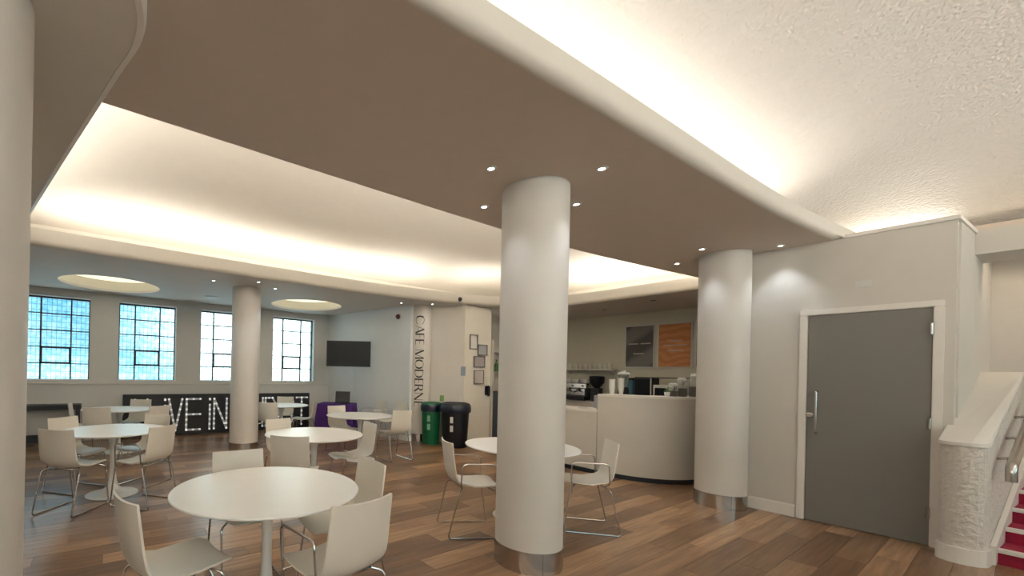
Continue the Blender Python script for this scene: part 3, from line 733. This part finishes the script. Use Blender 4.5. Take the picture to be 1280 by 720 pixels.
# posters
def poster(y0, y1, z0, z1, m, label, dashes):
    o = empty('menu_board', (10.09, (y0 + y1) / 2, (z0 + z1) / 2)); tag(o, label, 'board', 'boards on the bar wall')
    W, Hh = (y1 - y0) / 2, (z1 - z0) / 2
    MB().box((-.03, -W, -Hh), (0, W, Hh)).build('board_frame', LGREY, o)
    MB().box((-.034, -W + .02, -Hh + .02), (-.03, W - .02, Hh - .02)).build('print', m, o)
    for (ya, za, L) in dashes: MB().box((-.0365, -ya - L, za - .012), (-.034, -ya, za + .012)).build('faded_line', mat('faded_print', (.44, .36, .30), .6), o)
    return o
poster(4.294, 4.892, 1.68, 2.62, POST1, 'dark slate poster with a diagonal streak on the bar wall', [(-.22, .06, .2), (.03, .06, .2), (-.12, -.16, .22)])
poster(3.608, 4.23, 1.68, 2.62, POST2, 'orange poster with horizontal streaks on the bar wall', [(-.2, .0, .42), (-.1, .09, .25), (-.12, -.11, .28)])
poster(2.94, 3.552, 1.68, 2.62, POST3, 'plum coloured poster beside the orange one', [])
# shelf with glasses and cups
sh = empty('wall_shelf', (9.957, 5.65, 1.63)); MB().box((-.14, -.60, -.015), (.13, .69, .015)).build('shelf_board', TRIMW, sh)
for y in (-.5, 0, .55): MB().prism([(-.1, y - .01), (.12, y - .01), (.12, y + .01), (-.1, y + .01)], [-.02, -.12, -.12, -.02], -.015).build('shelf_bracket', LGREY, sh)
tag(sh, 'white wall shelf holding glasses above the coffee machine', 'shelf')
gm = MB().lathe([(.026, 0), (.03, .004), (.036, .12), (.033, .12), (.028, .01)], 16).build('drinking_glass', mat('tumbler', (.66, .63, .57), .3))
for i in range(9):
    g = gm if i == 0 else link_copy(gm); g.location = (9.90 + .03 * (i % 2), 5.13 + i * .121, 1.645)
    tag(g, 'tall tumbler standing in the row on the white wall shelf', 'glass', 'tumblers on the bar shelf')
# coffee machine
cmx = empty('coffee_machine', (9.526, 5.771, .90)); tag(cmx, 'silver and black espresso machine below the white wall shelf', 'coffee machine')
MB().box((-.20, -.42, .06), (.25, .42, .40)).build('body', DARKM, cmx, bevel=.012)
MB().box((-.25, -.44, .29), (.25, .44, .39)).build('top_panel', STEEL, cmx, bevel=.01)
MB().box((-.3, -.42, .02), (-.02, .42, .10)).build('drip_tray', BLACK, cmx, bevel=.006)
MB().box((-.205, -.38, .12), (-.2, .38, .27)).build('back_splash', STEEL, cmx)
for y in (-.24, 0, .24):
    MB().lathe([(.035, .22), (.04, .25), (.04, .3)], 16, (-.24, y)).build('group_head', STEEL, cmx); MB().tube([(-.24, y, .215), (-.38, y, .2)], .013, 8).build('portafilter', BLACK, cmx)
for y in (-.36, -.12, .12, .36):
    dl = MB().lathe([(.018, 0), (.018, .02)], 12).build('dial', BLACK, cmx); dl.rotation_euler = (0, -R(90), 0); dl.location = (-.25, y, .34)
for x in (-.2, .2):
    for y in (-.37, .37): MB().lathe([(.02, 0), (.02, .06)], 10, (x, y)).build('foot', BLACK, cmx)
cupm = empty('cup'); MB().lathe([(.025, 0), (.03, .004), (.043, .055), (.045, .07), (.041, .07), (.028, .01)], 18).build('bowl', CERAM, cupm)
MB().tube(rounded([(0, -.04, .058), (0, -.07, .055), (0, -.065, .025), (0, -.034, .02)], .015), .005, 6).build('handle', CERAM, cupm)
for i in range(8):
    c = cupm if i == 0 else copy_tree(cupm); c.location = (9.40 + .1 * (i % 2), 5.44 + i * .1, 1.2915); c.rotation_euler.z = i * .9
    c.scale = (1.35, 1.35, 1.5); tag(c, 'white coffee cup resting on top of the espresso machine', 'cup', 'cups on the espresso machine')
# grinder, boxes, microwave on back counter
gr = empty('coffee_grinder', (9.446, 5.182, .90)); tag(gr, 'black coffee grinder with a bulky hopper next to the espresso machine', 'grinder')
MB().box((-.09, -.09, 0), (.09, .09, .3)).build('body', BLACK, gr, bevel=.01); MB().lathe([(.06, .3), (.15, .42), (.16, .56), (.12, .58)], 20).build('hopper', BLACKP, gr); MB().box((-.16, -.05, .16), (-.09, .05, .2)).build('chute', BLACK, gr)
def item(name, loc, parts, label, cat):
    o = empty(name, loc)
    for nm, (a, b), m in parts: MB().box(a, b).build(nm, m, o, bevel=.004)
    return tag(o, label, cat)
item('storage_box', (9.58, 4.536, .90), [('body', ((-.15, -.115, 0), (.15, .115, .50)), BLUEB), ('lid', ((-.155, -.12, .50), (.155, .12, .55)), BLACK)], 'teal box with a dark lid behind the bar counter', 'box')
item('bottle_cooler', (9.58, 4.213, .90), [('body', ((-.18, -.155, 0), (.18, .155, .55)), BLACK), ('door', ((-.19, -.14, .03), (-.18, .14, .52)), SCREEN), ('side_trim', ((-.192, -.165, 0), (-.178, -.145, .55)), LGREY)], 'black counter-top cooler between the teal box and the microwave', 'cooler')
item('microwave', (9.58, 3.76, .90), [('body', ((-.2, -.25, 0), (.2, .25, .42)), LGREY), ('door', ((-.212, -.215, .08), (-.2, .215, .36)), SCREEN)], 'pale microwave with a dark door under the orange poster', 'microwave')
item('tray', (9.55, 3.95, 1.451), [('tray', ((-.15, -.5, .0), (.15, .42, .02)), DARKM)], 'dark flat tray laid over the cooler and microwave', 'tray')
# things on the tall counter
jar = empty('blender', (6.781, 3.31, CT_HI)); tag(jar, 'blender with a clear jug on the tall counter beside the paper cups', 'blender')
MB().lathe([(.075, 0), (.08, .01), (.07, .09), (.055, .11)], 20).build('motor_base', BLACK, jar); MB().lathe([(.05, .11), (.075, .30), (.07, .30), (.045, .12)], 20).build('jug', GLASSY, jar); MB().lathe([(.078, .30), (.078, .325), (.03, .335), (.03, .36)], 20).build('lid', LGREY, jar)
for i, (x, y, n) in enumerate([(6.509, 3.338, 8), (6.645, 3.277, 9)]):
    for k in range(n):
        c = MB().lathe([(.028, 0), (.04, .095), (.043, .098), (.043, .102), (.038, .102)], 18).build('paper_cup', CERAM) if (i, k) == (0, 0) else link_copy(bpy.data.objects['paper_cup'])
        c.location = (x, y, CT_HI + k * .0175); tag(c, ['white paper cup nested in the stack at the counter end', 'white paper cup nested in the taller stack by the blender'][i], 'paper cup', 'stacked paper cups')
item('till_screen', (6.49, 3.50, CT_LO), [('stand', ((-.03, -.05, 0), (.05, .05, .04)), GREY), ('screen', ((-.03, -.085, .02), (.0, .085, .22)), GREY)], 'grey till screen on the low counter against the tall section', 'till screen')
item('napkin_holder', (6.28, 3.65, CT_LO), [('box', ((-.04, -.06, 0), (.06, .06, .03)), CERAM)], 'small white holder on the edge of the low counter', 'napkin holder')
pl = empty('potted_plant', (6.645, 2.664, CT_HI)); tag(pl, 'tiny green plant in a white pot on the tall counter', 'plant')
MB().lathe([(.028, 0), (.036, .06), (.032, .06), (.03, .05)], 18).build('pot', CERAM, pl)
lf = MB()
for i in range(26):
    a = random.uniform(0, 6.28); b = random.uniform(.02, .05); zz = random.uniform(.06, .12); c = Vector((b * math.cos(a) * .8, b * math.sin(a) * .8, zz)); t = Vector((-math.sin(a), math.cos(a), 0)) * .011; o_ = Vector((math.cos(a), math.sin(a), .6)) * .022
    lf.add([c - o_ * .6, c + t, c + o_, c - t], [(0, 1, 2, 3)])
lf.build('foliage', GREEN, pl, recalc=False)
for i, (x, y, hh) in enumerate([(6.93, 2.60, .26), (7.09, 2.50, .32), (6.79, 2.65, .18)]):
    j = empty('storage_jar', (x, y, CT_HI)); MB().lathe([(.06, 0), (.065, .01), (.065, hh - .05), (.045, hh - .03), (.04, hh - .035)], 20).build('glass', GLASSY, j); MB().lathe([(.05, hh - .03), (.05, hh), (.02, hh + .01)], 20).build('lid', LGREY, j)
    MB().lathe([(.055, .008), (.055, hh * .45)], 16).build('contents', mat('biscuits', (.12, .07, .05), .9), j)
    tag(j, ['clear lidded jar on the counter end near the pillar', 'tallest clear lidded jar at the counter end', 'short clear lidded jar beside the tiny plant'][i], 'jar', 'jars on the counter')
# things seen through the gap beside the notices
o = item('tall_fridge', (7.85, 6.62, 0), [('body', ((-.3, -.25, 0), (.3, .25, 1.06)), BLACK), ('door', ((-.29, -.27, .05), (.29, -.25, 1.02)), SCREEN)], 'black fridge seen past the notice wall', 'fridge')
ks = empty('side_shelf', (7.9, 6.9, 0)); tag(ks, 'narrow shelf with pale boards seen past the notice wall', 'shelf')
for z in (1.5, 1.98): MB().box((-.35, -.22, z), (.45, 0, z + .025)).build('shelf_board', PAPER, ks)
for i in range(4):
    q = empty('bottle', (7.68 + i * .14, 6.78, 1.525 if i % 2 else 1.525)); MB().lathe([(.035, 0), (.038, .01), (.038, .17), (.014, .22), (.014, .27), (.012, .28)], 16).build('glass', [GREEN, mat('amber_bottle', (.25, .16, .03), .3)][i % 2], q); MB().lathe([(.015, .265), (.015, .29)], 12).build('cap', BLACK, q)
    tag(q, ['green bottle on the narrow side shelf', 'amber bottle on the narrow side shelf'][i % 2], 'bottle', 'bottles on the side shelf')
# door jamb at the end of the notice wall
struct(MB().box((7.145, 6.21, 0), (7.2, 6.4, 2.2)).build('trim_4', PAINT))

# ================================================================== NOTICES, BINS, WALL FITTINGS
nw = Vector((6.30 - 5.64, 7.74 - 7.80)).normalized(); nrm = Vector((nw.y, -nw.x))
nang = math.atan2(nw.y, nw.x)
def on_notice(px, py):
    r = ray(px, py); A = Vector((6.396, 6.296)); n = nrm
    t = A.dot(n) / (r.x * n.x + r.y * n.y); return Vector((r.x * t, r.y * t, EYE + r.z * t))
FRM = mat('notice_frame', (.16, .14, .13), .5)
for (x0_, y0_, x1_, y1_, lab, pm_) in [(587, 418, 596.5, 437, 'topmost framed notice, pale sheet', PAPER), (597, 430.5, 608.5, 444.5, 'framed notice with a greyer sheet beside the pale one', GREY), (592, 445, 605.5, 459.5, 'framed notice directly below the greyer sheet', mat('notice_sheet', (.36, .33, .32), .7)), (592, 462.5, 604, 480, 'lowest framed notice on the beige wall', mat('notice_sheet_b', (.42, .38, .35), .7))]:
    a = on_notice(x0_, y0_); b = on_notice(x1_, y1_); c = (a + b) / 2; W = (b - a).xy.length / 2; Hh = abs(a.z - b.z) / 2
    o = empty('framed_notice', (c.x, c.y, c.z), nang)
    fr = MB(); t = .018
    for q in [((-W, -Hh), (-W + t, Hh)), ((W - t, -Hh), (W, Hh)), ((-W, -Hh), (W, -Hh + t)), ((-W, Hh - t), (W, Hh))]: fr.box((q[0][0], -.022, q[0][1]), (q[1][0], -.002, q[1][1]))
    fr.build('frame', FRM, o); MB().box((-W + t * .5, -.012, -Hh + t * .5), (W - t * .5, -.004, Hh - t * .5)).build('sheet', pm_, o)
    tag(o, lab, 'notice', 'framed notices')
c = on_notice(608, 488); o = empty('wall_phone', c, nang); MB().box((-.05, -.05, -.10), (.05, 0, .10)).build('base', BLACKP, o, bevel=.01); MB().tube(rounded([(0, -.05, .09), (0, -.085, .08), (0, -.085, -.1), (0, -.05, -.11)], .03), .02, 8).build('handset', BLACKP, o); tag(o, 'black wall phone below the framed notices', 'phone')
# on the diagonal wall
dA, dB = Vector((5.919, 7.039)), Vector((6.396, 6.296)); dd = (dB - dA).normalized(); dn = Vector((dd.y, -dd.x)); dang = math.atan2(dd.y, dd.x)
def on_diag(px, py):
    r = ray(px, py); t = dA.dot(dn) / (r.x * dn.x + r.y * dn.y); return Vector((r.x * t, r.y * t, EYE + r.z * t))
def plate(name, px, py, w_, h_, m, label, cat):
    p = on_diag(px, py); o = MB().box((-w_ / 2, -.014, -h_ / 2), (w_ / 2, 0, h_ / 2)).build(name, m, bevel=.004); o.location = p; o.rotation_euler.z = dang; return tag(o, label, cat)
plate('thermostat', 579, 464, .10, .19, mat('blue_grey_plastic', (.22, .27, .33), .5), 'blue-grey control panel on the angled wall', 'control panel')
plate('green_notice', 552.5, 498, .09, .13, mat('green_sticker', (.16, .30, .09), .6), 'small green notice on the angled wall above the bins', 'notice')
plate('light_switch', 576, 500, .06, .11, PAPER, 'pale switch on the angled wall above the black bin', 'switch')
# bins
def bin_(name, px, py, r, h_, m, label, stick):
    p = atz(px, py, 0); d = p.xy.normalized(); p = p + Vector((d.x, d.y, 0)) * r
    o = empty(name, (p.x, p.y, 0)); tag(o, label, 'bin')
    MB().lathe([(r * .82, 0), (r * .84, .01), (r * .97, h_ - .06), (r * 1.04, h_ - .05), (r * 1.04, h_)], 36).build('body', m, o)
    MB().lathe([(r * 1.05, h_ - .13), (r * 1.09, h_ - .10), (r * 1.08, h_ - .01), (r * 1.05, h_ + .008), (r * .9, h_ + .01)], 30, caps=False).build('liner', BAG, o)
    MB().lathe([(r * 1.03, h_ + .008), (r * 1.0, h_ + .04), (r * .86, h_ + .055), (r * .8, h_ + .03), (r * .3, h_ + .03)], 36).build('lid', m, o)
    for i in range(2): MB().box((-.004, -.03, 0), (.004, .03, .12)).build('label_plate', stick, o)
    a = math.atan2(-p.y, -p.x)
    ks = [c for c in o.children if c.name.startswith('label_plate')]
    for i, c in enumerate(ks):
        aa = a - .25 + (0 if i == 0 else -.0); z = h_ - .33 if i == 0 else h_ - .50; rr = r * (.86 + .1 * (z / h_) + .02)
        c.location = (rr * math.cos(aa), rr * math.sin(aa), z); c.rotation_euler.z = aa
    return o
bin_('recycling_bin', 538, 556, .20, .80, GREENP, 'round green bin beside the lettered pillar', mat('pale_green_sticker', (.22, .45, .28), .6))
bin_('waste_bin', 568, 561, .285, .82, BLACKP, 'wide black bin next to the green bin', PAPER)
# camera on the cove corner
o = empty('security_camera', (6.146, 6.248, 2.98)); MB().lathe([(.05, .0), (.05, .03)], 18).build('base', TRIMW, o).rotation_euler = (R(90), 0, 0)
dm = MB().lathe([(.045, 0), (.045, .02), (.03, .05), (.005, .06)], 18).build('dome', BLACK, o); dm.rotation_euler = (R(90), 0, 0); dm.location = (0, -.03, 0)
tag(o, 'small black-eyed security camera on the cove edge', 'camera')

# ================================================================== TELEVISION, PURPLE TABLE, SIGN, BENCH
pa, pb = Vector((4.343, 8.605, 0)), Vector((5.199, 8.064, 0)); c = (pa + pb) / 2; L = (pb - pa).length
tv = empty('television', (c.x, c.y, 1.86), math.atan2(pb.y - pa.y, pb.x - pa.x)); tag(tv, 'black flat television on the pale wall', 'television')
MB().box((-L / 2, -.02, -.295), (L / 2, .03, .295)).build('casing', BLACKP, tv, bevel=.006); MB().box((-L / 2 + .012, -.023, -.283), (L / 2 - .012, -.02, .283)).build('screen', SCREEN, tv)
MB().box((-.15, .03, -.12), (.15, .06, .12)).build('mount_plate', DARKM, tv); MB().tube([(0, .06, 0), (.1, .34, 0)], .02, 8).build('mount_arm', DARKM, tv)
cb = MB().tube([(TVW(8.8) - .02, 8.8, 1.56), (TVW(8.77) - .02, 8.77, 1.4), (TVW(8.8) - .02, 8.82, 1.2), (TVW(8.78) - .02, 8.78, .95)], .006, 6).build('cable', LGREY); tag(cb, 'pale cable hanging below the television', 'cable')
al = empty('alarm_sounder', (TVW(7.38) - .0, 7.38, 2.68)); MB().lathe([(.055, 0), (.055, .03), (.03, .06)], 20).build('body', REDP, al).rotation_euler = (0, -R(90), 0); tag(al, 'dark red alarm sounder high on the television wall', 'alarm')
pt = empty('draped_table', (4.6, 8.5, 0), R(-42)); tag(pt, 'table covered by a purple cloth below the television', 'table')
MB().box((-.38, -.26, .68), (.38, .26, .71)).build('table_top', BLACK, pt)
cl = MB(); n = 64; vv = []
def rr(t, hw, hd): # rounded rect param
    per = 4; a = t * 2 * math.pi; cx, sy = math.cos(a), math.sin(a); k = 1 / max(abs(cx), abs(sy)); return (hw * cx * k, hd * sy * k)
for zi, (z, g, wav) in enumerate([(.722, -.02, 0), (.718, .012, 0), (.70, .02, .002), (.45, .045, .014), (.2, .06, .024), (.02, .07, .03)]):
    for i in range(n):
        x, y = rr(i / n, .38 + g, .26 + g); f = 1 + wav * math.sin(i * 2.1) / .5; vv.append((x * f, y * f, z))
ff = [(a * n + i, a * n + (i + 1) % n, (a + 1) * n + (i + 1) % n, (a + 1) * n + i) for a in range(5) for i in range(n)] + [tuple(range(n))]
cl.add(vv, ff, True).build('cloth', PURPLE, pt)
lp = empty('laptop', (4.68, 8.44, .722), R(-35)); tag(lp, 'open black laptop on the purple cloth', 'laptop')
MB().box((-.17, -.12, 0), (.17, .12, .016)).build('keyboard_base', BLACK, lp); ls = MB().box((-.17, -.006, 0), (.17, .006, .26)).build('screen', BLACK, lp); ls.location = (0, .12, .012); ls.rotation_euler = (-R(18), 0, 0)

# marquee sign
sg_ = empty('marquee_sign', (.363, Y1 - .06, 0)); tag(sg_, 'long black sign with bulb letters reading alive in christ', 'sign')
SL = 4.08
MB().box((0, -.02, .02), (SL, .03, .88)).build('board', BLACK, sg_)
for a in (0, SL - .03): MB().box((a, -.03, 0), (a + .03, .03, .89)).build('side_edge', BLACK, sg_)
MB().box((0, -.03, .86), (SL, .03, .89)).build('top_edge', BLACK, sg_)
ML = {'A': [[(0, 0), (.5, 1), (1, 0)], [(.2, .4), (.8, .4)]], 'L': [[(0, 1), (0, 0), (1, 0)]], 'I': [[(.5, 0), (.5, .8)], [(.5, .98), (.5, 1)]], 'V': [[(0, 1), (.5, 0), (1, 1)]],
      'E': [[(1, 1), (0, 1), (0, 0), (1, 0)], [(0, .5), (1, .5)]], 'N': [[(0, 0), (0, 1), (1, 0), (1, 1)]], 'C': [[(1, .85), (.7, 1), (.3, 1), (0, .75), (0, .25), (.3, 0), (.7, 0), (1, .15)]],
      'H': [[(0, 0), (0, 1)], [(1, 0), (1, 1)], [(0, .5), (1, .5)]], 'R': [[(0, 0), (0, 1), (.7, 1), (1, .8), (.7, .55), (0, .5)], [(.4, .5), (1, 0)]], 'S': [[(1, .85), (.7, 1), (.3, 1), (0, .8), (.3, .55), (.7, .45), (1, .2), (.7, 0), (.3, 0), (0, .15)]], 'T': [[(0, 1), (1, 1)], [(.5, 1), (.5, 0)]]}
def sx(px): return atY(px, 515, Y1 - .08).x - .363
for ch, a, b in [('A', 161, 176), ('L', 184, 197), ('I', 204, 208), ('V', 211, 227.5), ('E', 233, 250), ('I', 260, 264), ('N', 267.5, 283), ('C', 291, 305), ('H', 311, 328), ('R', 331.5, 344), ('I', 346, 350), ('S', 354, 366), ('T', 370, 383)]:
    xa, xb = sx(a), sx(b); z0, z1 = .115, .78
    lt = MB(); bu = MB()
    for stv in ML[ch]:
        P3 = [Vector((xa + (xb - xa) * u, -.032, z0 + (z1 - z0) * v)) for u, v in stv]
        for p, q in zip(P3, P3[1:]):
            d = (q - p).normalized(); nn = Vector((-d.z, 0, d.x)) * .02
            lt.add([p - nn, q - nn, q + nn, p + nn] + [v + Vector((0, .012, 0)) for v in (p - nn, q - nn, q + nn, p + nn)], [(0, 1, 2, 3), (7, 6, 5, 4), (0, 4, 5, 1), (1, 5, 6, 2), (2, 6, 7, 3), (3, 7, 4, 0)])
            k = max(1, round((q - p).length / .115))
            for i in range(k + 1):
                cc = p + (q - p) * i / k; prof = [(.004, .030), (.02, .02), (.024, .0)]
                o0 = len(bu.v); rings = []
                for r_, h_ in prof: rings += [(cc.x + r_ * math.cos(2 * math.pi * m_ / 8), cc.y - h_, cc.z + r_ * math.sin(2 * math.pi * m_ / 8)) for m_ in range(8)]
                bu.add(rings, [(a_ * 8 + m_, a_ * 8 + (m_ + 1) % 8, (a_ + 1) * 8 + (m_ + 1) % 8, (a_ + 1) * 8 + m_) for a_ in range(2) for m_ in range(8)] + [tuple(range(8))], True)
    lo_ = lt.build('letter', SIGNW, sg_); bu.build('bulbs', BULB, lo_)['kind'] = 'stuff'
# black bench under the first windows
bn = empty('bench', (-1.42, 9.57, 0)); tag(bn, 'long black bench under the blue-lit windows', 'bench')
MB().box((-1.1, -.2, .64), (1.1, .18, .73)).build('seat', BLACK, bn, bevel=.008)
for x in (-1.05, 0, 1.05): MB().box((x - .03, -.17, 0), (x + .03, -.11, .64)).build('leg', BLACK, bn); MB().box((x - .03, .09, 0), (x + .03, .15, .64)).build('leg', BLACK, bn)
MB().box((-1.02, -.17, .06), (1.02, -.12, .2)).build('rail', BLACK, bn)
